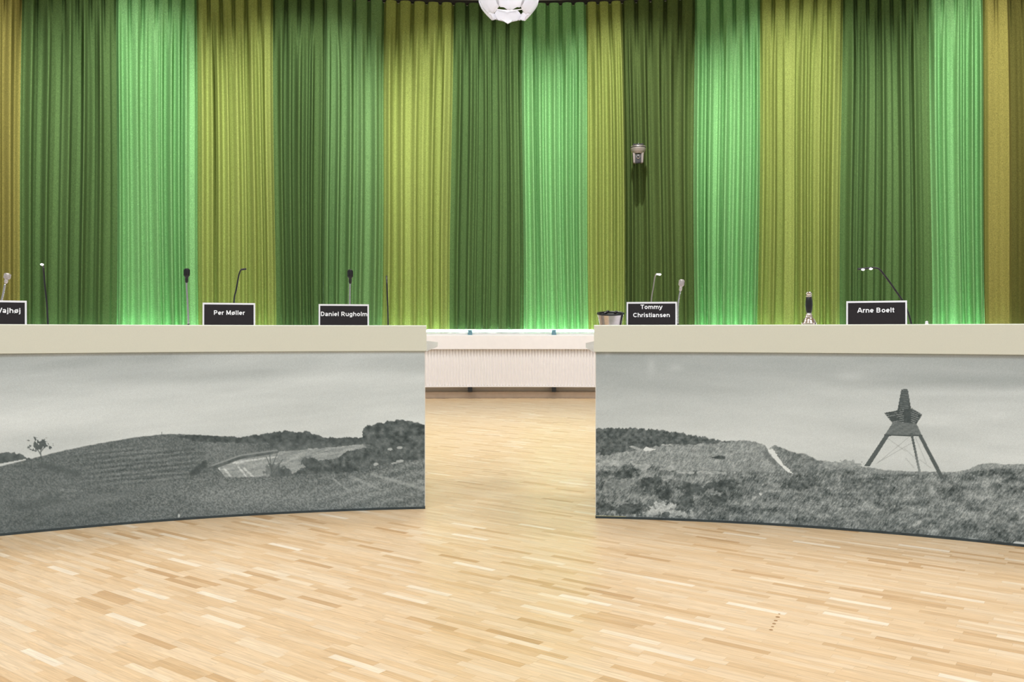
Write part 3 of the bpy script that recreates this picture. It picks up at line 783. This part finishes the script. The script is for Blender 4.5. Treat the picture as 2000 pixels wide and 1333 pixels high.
def sign(x0, x1, ytop, r, lines, label, tilt=5):
    t = th(.5 * (x0 + x1)); p = pol(t, r, WT)
    ww = (th(x1) - th(x0)) * r; hh = zat(ytop, t, r) - WT
    root = empty('name_sign', p, -t)
    Rx = Matrix.Rotation(R_(-tilt), 4, 'X')
    hl = hh / math.cos(R_(tilt))
    bm = bmesh.new(); box(bm, (0, 0, hl / 2), (ww, .006, hl), Rx)
    from_bm('acrylic_holder', bm, M['acry'], root)
    bm = bmesh.new(); box(bm, (0, .035, .002), (ww, .075, .004))
    from_bm('foot', bm, M['acry'], root)
    bm = bmesh.new(); box(bm, (0, -.0035, hl / 2 - .0035), (ww - .013, .002, hl - .008), Rx)
    card = from_bm('name_card', bm, M['card'], root)
    for (s, tx0, tx1, ybase) in lines:
        wt = (th(tx1) - th(tx0)) * r
        o = text_mesh(s, wt, card, 'lettering', M['letter'])
        dz_ = (zat(ybase, t, r) - WT) / math.cos(R_(tilt)); dx_ = (th(.5 * (tx0 + tx1)) - t) * r
        o.matrix_local = Rx @ Matrix.Translation((dx_, -.0049, dz_))
    tag(root, label, 'name sign', 'name signs on the desks')
    return root
sign(-50, 53, 587, 3.80, [('Vajhøj', -6, 40, 611.5)], 'white framed black name sign beside the bent silver microphone, lit lamp next to it')
sign(396, 499, 592, 3.82, [('Per Møller', 418, 478.5, 615.5)], 'white framed black name sign with short lettering below the unlit hooked lamp')
sign(622.5, 721, 594.5, 3.76, [('Daniel Rugholm', 627, 717.5, 618)], 'white framed black name sign with lettering across its full width, microphone behind')
sign(1223.5, 1322, 590, 3.75, [('Tommy', 1251, 1294, 604), ('Christiansen', 1236.5, 1308, 620)], 'white framed black name sign with two lines, beside the steel bowl')
sign(1652, 1771, 588, 3.75, [('Arne Boelt', 1674, 1746.5, 611)], 'white framed black name sign under the long bent reading lamp')

# ------------------------------------------------------------------ microphones
def mic(path, head_bottom, head_top, r, label, headmat='black'):
    p0 = at(path[0][0], path[0][1], r); base = Vector((p0.x, p0.y, WT))
    t = th(path[0][0])
    root = empty('gooseneck_microphone', base, -t)
    W2L = (Matrix.Translation(base) @ Matrix.Rotation(-t, 4, 'Z')).inverted()
    def P(px_, py_): return W2L @ at(px_, py_, r)
    bm = bmesh.new(); box(bm, (0, .04, .009), (.085, .10, .018)); bmesh.ops.bevel(bm, geom=bm.edges[:], offset=.004, segments=2, affect='EDGES')
    from_bm('base', bm, M['black'], root)
    bm = bmesh.new(); pts = [Vector((0, 0, .014))] + [P(*q) for q in path[1:]]
    tube(bm, [pts[0], pts[0].lerp(pts[1], .45)], .0042); from_bm('flexible_neck', bm, M['blackr'], root, True)
    bm = bmesh.new(); tube(bm, [pts[0].lerp(pts[1], .42)] + pts[1:], .0036); from_bm('neck', bm, M['chrome'], root, True)
    a, b_ = P(*head_bottom), P(*head_top); d = b_ - a; L = d.length
    q = Vector((0, 0, 1)).rotation_difference(d.normalized()).to_matrix().to_4x4()
    mt = Matrix.Translation(a) @ q
    bm = bmesh.new(); lathe(bm, [(.0038, -.004), (.0065, 0), (.007, L * .22), (.006, L * .30), (.0075, L * .34)], 16, mtx=mt)
    from_bm('collar', bm, M['silver'] if headmat == 'silver' else M['black'], root, autosmooth=40)
    bm = bmesh.new(); lathe(bm, [(.0065, L * .34), (.0105, L * .42), (.0112, L * .6), (.0112, L * .84), (.0095, L * .96), (.005, L)], 18, mtx=mt)
    hd = from_bm('head', bm, M[headmat], root, autosmooth=40)
    for k in range(8):
        an = 2 * math.pi * k / 8 + .3
        bm = bmesh.new(); box(bm, (.0112 * math.cos(an), .0112 * math.sin(an), L * .68), (.003, .003, L * .44), None)
        bmesh.ops.rotate(bm, verts=bm.verts, cent=(.0112 * math.cos(an), .0112 * math.sin(an), 0), matrix=Matrix.Rotation(an, 3, 'Z'))
        bmesh.ops.transform(bm, matrix=mt, verts=bm.verts)
        from_bm('grille_rib', bm, M['silver'] if headmat == 'silver' else M['blackr'], hd)
    tag(root, label, 'microphone', 'gooseneck microphones on the desks')
mic([(-8, 634), (-2, 605), (5, 580), (10, 555)], (11.5, 552), (15.5, 534), 3.92, 'bent silver microphone with silver head behind a name sign', 'silver')
mic([(369, 634), (367, 600), (364.5, 560), (364.5, 551)], (364.5, 551), (365, 524.5), 3.92, 'upright black-headed microphone standing alone between two name signs')
mic([(684, 634), (683.2, 600), (683.6, 560), (684, 553)], (684, 553), (684, 526.5), 3.92, 'black-headed microphone directly behind the fully lettered name sign')
mic([(1324, 634), (1324, 600), (1326.5, 580), (1329, 567)], (1329, 567), (1332, 546), 3.90, 'slanted silver microphone at the edge of the two-line name sign', 'silver')

# ------------------------------------------------------------------ gooseneck reading lamps
def lamp(path, leds, r, label, metal='black', rad=.0032):
    t = th(path[0][0]); p0 = pol(t, r, WT)
    root = empty('reading_lamp', p0, -t)
    W2L = (Matrix.Translation(p0) @ Matrix.Rotation(-t, 4, 'Z')).inverted()
    pts = [Vector((0, 0, .008))] + [W2L @ at(a, b_, r + (c[0] if c else 0)) for (a, b_, *c) in path[1:]]
    bm = bmesh.new(); lathe(bm, [(.028, 0), (.028, .006), (.022, .011), (.008, .013), (.006, .022)], 24)
    from_bm('base', bm, M['black'], root, autosmooth=40)
    bm = bmesh.new(); tube(bm, pts[:-1], rad, 8); from_bm('stem', bm, M[metal], root, True)
    bm = bmesh.new(); tube(bm, [pts[-2], pts[-1]], rad * 1.25, 8); hd = from_bm('lamp_head', bm, M[metal], root, True)
    for (a, b_, c) in leds:
        q = W2L @ at(a, b_, r + c)
        bm = bmesh.new(); g = bmesh.ops.create_icosphere(bm, subdivisions=2, radius=.0046)
        bmesh.ops.scale(bm, vec=(1.35, 1, .8), verts=g['verts']); bmesh.ops.translate(bm, vec=q, verts=g['verts'])
        from_bm('led', bm, M['led'], hd, True)
    tag(root, label, 'lamp', 'gooseneck reading lamps on the desks')
lamp([(95, 634), (92, 600), (88, 560), (85, 526), (83, 518, -.03), (81, 517, -.13)], [(82, 517, -.145)], 3.92, 'thin dark reading lamp with a shining tip pointed out over the desk')
lamp([(456, 634), (457, 590), (461, 568), (466.5, 538), (470.5, 527), (481, 525.5)], [], 3.95, 'thin dark reading lamp with short hooked head above a name sign')
lamp([(758.5, 634), (757.5, 605), (756.5, 580), (755.5, 552), (755, 541, .04), (755, 540, .12)], [], 3.92, 'thin straight dark reading lamp with its head turned to the curtain')
lamp([(1270, 634), (1272, 590), (1276, 562), (1279, 542), (1281.5, 535.5), (1291, 536)], [(1285, 536, -.004), (1288.5, 536.5, -.004)], 3.95, 'thin pale reading lamp with lit tip behind the two-line name sign', 'taupe', .0026)
lamp([(1787, 634), (1771, 604), (1745, 562), (1722, 531), (1714, 524.5), (1704, 523.5), (1675, 526)], [(1685.5, 527, -.003), (1701, 525.5, -.003)], 3.84, 'long bent reading lamp with two lit leds over a name sign', rad=.0036)

# ------------------------------------------------------------------ steel bowl, hand bell, white cap
t = th(1192.5); rb = 3.70; p = pol(t, rb, WT)
bowl = empty('steel_bowl', p, -t)
zt = zat(611.5, t, rb) - WT
def tilted(prof, seg=36, slope=.14, zref=.03):
    bm = bmesh.new(); rings = []
    for (r, z) in prof:
        ring = []
        for k in range(seg):
            a = 2 * math.pi * k / seg
            y = r * math.sin(a)
            zz = z + (slope * y * min(1, max(0, (z - zref) / (zt - zref))))
            ring.append(bm.verts.new((r * math.cos(a), y, zz)))
        rings.append(ring)
    for a, b_ in zip(rings, rings[1:]):
        for k in range(seg): bm.faces.new((a[k], a[(k + 1) % seg], b_[(k + 1) % seg], b_[k]))
    bm.faces.new(rings[0][::-1]); bm.faces.new(rings[-1])
    return bm
bm = tilted([(.034, 0), (.036, .004), (.041, .03), (.0485, zt * .7), (.0545, zt - .006), (.052, zt - .006), (.04, .03), (.033, .008)])
from_bm('bowl_body', bm, M['chrome'], bowl, autosmooth=50)
bm = tilted([(.0535, zt - .007), (.0572, zt - .006), (.0578, zt - .001), (.0565, zt + .001), (.05, zt - .001), (.05, zt - .006)])
from_bm('rim', bm, M['black'], bowl, autosmooth=50)
tag(bowl, 'small tapered steel bowl with dark rim at the desk end', 'bowl')
bm = tilted([(.036, .012), (.047, zt - .012), (.046, zt - .006), (.02, zt - .004)]); lin_ = from_bm('dark_liner', bm, M['blackr'], bowl, autosmooth=50)
for (sx, sl, lab) in ((-.018, .030, 'larger glossy black lump in the steel bowl'), (.0215, .018, 'smaller glossy black lump in the steel bowl')):
    bm = bmesh.new(); g = bmesh.ops.create_uvsphere(bm, u_segments=16, v_segments=10, radius=1)
    bmesh.ops.scale(bm, vec=(sl * .5, .010, .0065), verts=g['verts'])
    for v in bm.verts: v.co.z += .003 * math.sin(v.co.x * 160); v.co.y *= 1 - .3 * abs(v.co.x) / (sl * .5)
    sw = from_bm('glossy_black_lump', bm, M['card'], None, True)
    sw.location = Matrix.Translation(p) @ Matrix.Rotation(-t, 4, 'Z') @ Vector((sx, -.004, zt + .0015)); sw.rotation_euler = (0, R_(-12), -t + .2)
    tag(sw, lab, 'lump', 'black lumps in the steel bowl')

t = th(1580); rb = 3.64; p = pol(t, rb, WT)
bell = empty('hand_bell', p, -t)
Z = lambda py: zat(py, t, rb) - WT
k_ = rb * math.cos(t) / F
bm = bmesh.new()
lathe(bm, [(.039, 0), (.040, .003), (.036, .012), (.030, .03), (.0275, Z(634)), (.0285, Z(631)), (.0245, Z(627)), (.021, Z(623)), (.013, Z(620.5))], 36)
from_bm('bell_body', bm, M['brass'], bell, autosmooth=35)
bm = bmesh.new(); lathe(bm, [(.0135, Z(620.5)), (.0145, Z(619)), (.0115, Z(617.5)), (.0125, Z(615)), (.0098, Z(613)), (.0098, Z(611.5))], 24)
from_bm('collar', bm, M['brass'], bell, autosmooth=35)
bm = bmesh.new(); lathe(bm, [(.009, Z(612)), (.0118, Z(606)), (.0138, Z(597)), (.0132, Z(589)), (.0112, Z(582)), (.0092, Z(580))], 24)
from_bm('handle', bm, M['black'], bell, autosmooth=50)
bm = bmesh.new(); lathe(bm, [(.0092, Z(580.5)), (.0108, Z(579)), (.0108, Z(577)), (.0098, Z(576)), (.0112, Z(574)), (.0108, Z(572)), (.0075, Z(570.5)), (.002, Z(569.8))], 24)
from_bm('finial', bm, M['brass'], bell, autosmooth=35)
tag(bell, 'silver hand bell with black handle standing between two name signs', 'bell')

t = th(1810); p = pol(t, 3.70, WT)
cap = empty('white_cap', p, -t); zt2 = zat(627.3, t, 3.70) - WT
bm = bmesh.new(); lathe(bm, [(.007, 0), (.007, zt2 - .012), (.0052, zt2 - .008)], 16); from_bm('stub', bm, M['acry'], cap, autosmooth=40)
bm = bmesh.new(); lathe(bm, [(.0048, zt2 - .009), (.0055, zt2 - .004), (.004, zt2 - .001), (.001, zt2)], 16); from_bm('tip', bm, M['acry'], cap, True)
tag(cap, 'tiny white capped stub beside the foot of the long bent lamp', 'cap')

# ------------------------------------------------------------------ dome camera on a bracket through the curtain
rc = 9.53; t = th(1246.5); p = pol(t, rc, 0); kz = lambda py: zat(py, t, rc)
ptz = empty('dome_camera', pol(t, rc, kz(320)), -t); z0 = kz(320)
H = lambda py: kz(py) - z0
s_ = rc * math.cos(t) / F
bm = bmesh.new(); lathe(bm, [(.075, H(296.5)), (.0815, H(293)), (.083, H(290)), (.081, H(288.2)), (.0825, H(287.6)), (.080, H(286.2))], 36)
from_bm('base_disc', bm, M['taupe'], ptz, autosmooth=30)
bm = bmesh.new(); lathe(bm, [(.0838, H(289.6)), (.0842, H(289)), (.0838, H(288.4))], 36); from_bm('base_seam', bm, M['black'], ptz)
bm = bmesh.new(); lathe(bm, [(.058, H(301)), (.066, H(298.5)), (.076, H(296.3)), (.076, H(295.5))], 32); from_bm('turntable', bm, M['taupe'], ptz, autosmooth=40)
for sx in (-1, 1):
    bm = bmesh.new(); vs = box(bm, (sx * .045, 0, H(309)), (.027, .085, .118)); 
    for v in bm.verts:
        if v.co.z < H(309): v.co.x -= sx * .007; v.co.y *= .8
    bmesh.ops.bevel(bm, geom=bm.edges[:], offset=.006, segments=2, affect='EDGES'); from_bm('yoke_arm', bm, M['taupe'], ptz, autosmooth=40)
bm = bmesh.new(); lathe(bm, [(.012, -.042), (.036, -.036), (.045, -.018), (.047, .0), (.045, .018), (.036, .036), (.012, .042)], 24, mtx=Matrix.Translation((0, 0, H(310))) @ Matrix.Rotation(R_(90), 4, 'Y') @ Matrix.Scale(.8, 4))
hd = from_bm('camera_head', bm, M['taupe'], ptz, True)
bm = bmesh.new(); box(bm, (0, -.030, H(311.5)), (.066, .04, .098)); bmesh.ops.bevel(bm, geom=bm.edges[:], offset=.008, segments=2, affect='EDGES'); from_bm('face_plate', bm, M['card'], hd)
bm = bmesh.new(); lathe(bm, [(.020, 0), (.020, .014), (.016, .016), (.014, .008)], 24, mtx=Matrix.Translation((0, -.047, H(308.5))) @ Matrix.Rotation(R_(90), 4, 'X')); from_bm('lens_ring', bm, M['chrome'], hd, autosmooth=40)
bm = bmesh.new(); lathe(bm, [(.0145, 0), (.012, .006), (.005, .010)], 20, mtx=Matrix.Translation((0, -.052, H(308.5))) @ Matrix.Rotation(R_(90), 4, 'X')); from_bm('lens', bm, M['lens'], hd, True)
bm = bmesh.new(); box(bm, (0, .10, H(284.6)), (.11, .34, .014)); from_bm('bracket', bm, M['black'], ptz)
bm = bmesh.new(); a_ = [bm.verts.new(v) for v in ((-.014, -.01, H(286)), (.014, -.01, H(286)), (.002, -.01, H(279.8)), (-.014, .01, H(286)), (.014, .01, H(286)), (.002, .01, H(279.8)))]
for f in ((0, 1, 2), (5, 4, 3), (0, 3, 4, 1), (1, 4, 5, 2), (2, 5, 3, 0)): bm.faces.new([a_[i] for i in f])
from_bm('gap_light_wedge', bm, M['acry'], ptz)  # light through the curtain gap, built as a pale wedge above the bracket
tag(ptz, 'small silver dome camera on a wall bracket in front of the curtain', 'camera')

# ------------------------------------------------------------------ pendant lamp of white petals
dp = 5.0; tp = th(994); kp = dp / F
pc = pol(tp, dp / math.cos(tp), 0); zb = EYE + (HOR - 33.5) * kp
pend = empty('pendant_lamp', (pc.x, pc.y, zb), 0)
petal_m = mat('white_petal', srgb(232, 232, 240), .12, noise=(12, .06))
nt = petal_m.node_tree; b = nt.nodes['Principled BSDF']
tr = nt.nodes.new('ShaderNodeBsdfTranslucent'); tr.inputs[0].default_value = srgb(236, 238, 244)
ms = nt.nodes.new('ShaderNodeMixShader'); ms.inputs[0].default_value = .45
nt.links.new(b.outputs[0], ms.inputs[1]); nt.links.new(tr.outputs[0], ms.inputs[2]); tp_ = nt.nodes.new('ShaderNodeBsdfTransparent'); m2 = nt.nodes.new('ShaderNodeMixShader'); m2.inputs[0].default_value = .22
nt.links.new(ms.outputs[0], m2.inputs[1]); nt.links.new(tp_.outputs[0], m2.inputs[2]); nt.links.new(m2.outputs[0], nt.nodes['Material Output'].inputs['Surface'])
def petal(hw, r0, r1, z0, z1):
    """a broad leaf with a round tip, from its root (r0, z0) to its tip (r1, z1)"""
    bm = bmesh.new(); rows = []
    for i in range(13):
        f = i / 12
        wd = hw * (.72 + .28 * math.sin(math.pi * min(1, f * 1.05)))
        if f > .5: wd *= max(.40, math.sqrt(max(0.0, 1 - ((f - .5) / .5) ** 2.6 * .91)))
        r = r0 + (r1 - r0) * f ** 1.35; z = z0 + (z1 - z0) * f
        row = []
        for j in range(9):
            u = (j - 4) / 4
            row.append(bm.verts.new((u * wd, -(r - .32 * wd * u * u + .007 * max(0, 1 - abs(u) * 4)), z + .012 * u * u * (f > .9))))
        rows.append(row)
    for a, b_ in zip(rows, rows[1:]):
        for j in range(8): bm.faces.new((a[j], a[j + 1], b_[j + 1], b_[j]))
    return bm
tiers = [  # count, phase, root r, tip r, root z, tip z, half width
    (6, 0.06, .185, .105, .105, .0, .080), (8, .39, .235, .185, .245, .125, .10), (10, .1, .28, .235, .36, .20, .10), (10, .4, .27, .29, .47, .31, .10)]
for (nn, ph, r0, r1, z0_, z1_, hw) in tiers:
    proto = None
    for k in range(nn):
        a = 2 * math.pi * k / nn + ph
        if proto is None:
            o = from_bm('petal', petal(hw, r0, r1, z0_, z1_), petal_m, pend, True)
            proto = o.data
        else:
            o = bpy.data.objects.new('petal', proto); COL.objects.link(o); o.parent = pend
        o.rotation_euler = (0, 0, a)
        sol = o.modifiers.new('thickness', 'SOLIDIFY'); sol.thickness = .003
bm = bmesh.new(); g = bmesh.ops.create_uvsphere(bm, u_segments=20, v_segments=12, radius=.055); bmesh.ops.translate(bm, vec=(0, 0, .33), verts=g['verts'])
from_bm('bulb', bm, M['bulb'], pend, True)
bm = bmesh.new()
for (z_, r_) in ((.100, .172), (.230, .230), (.355, .275), (.465, .265)):
    lathe(bm, [(r_ - .004, z_), (r_, z_), (r_, z_ + .004), (r_ - .004, z_ + .004), (r_ - .004, z_)], 40, cap=False)
for k in range(4):
    a = math.pi / 2 * k + .5; ca_, sa_ = math.cos(a), math.sin(a)
    tube(bm, [(r_ * ca_, r_ * sa_, z_) for (r_, z_) in ((.17, .102), (.228, .232), (.273, .357), (.263, .467), (.03, .64))], .003, 6)
from_bm('frame', bm, M['white'], pend)
bm = bmesh.new(); lathe(bm, [(.035, .37), (.035, .45), (.05, .60), (.05, .66), (.02, .70)], 24); from_bm('lamp_holder', bm, M['white'], pend, autosmooth=40)
bm = bmesh.new(); lathe(bm, [(.004, .69), (.004, 4.8 - zb)], 10); from_bm('cord', bm, M['black'], pend)
tag(pend, 'white petal pendant lamp hanging in front of the curtains', 'lamp')
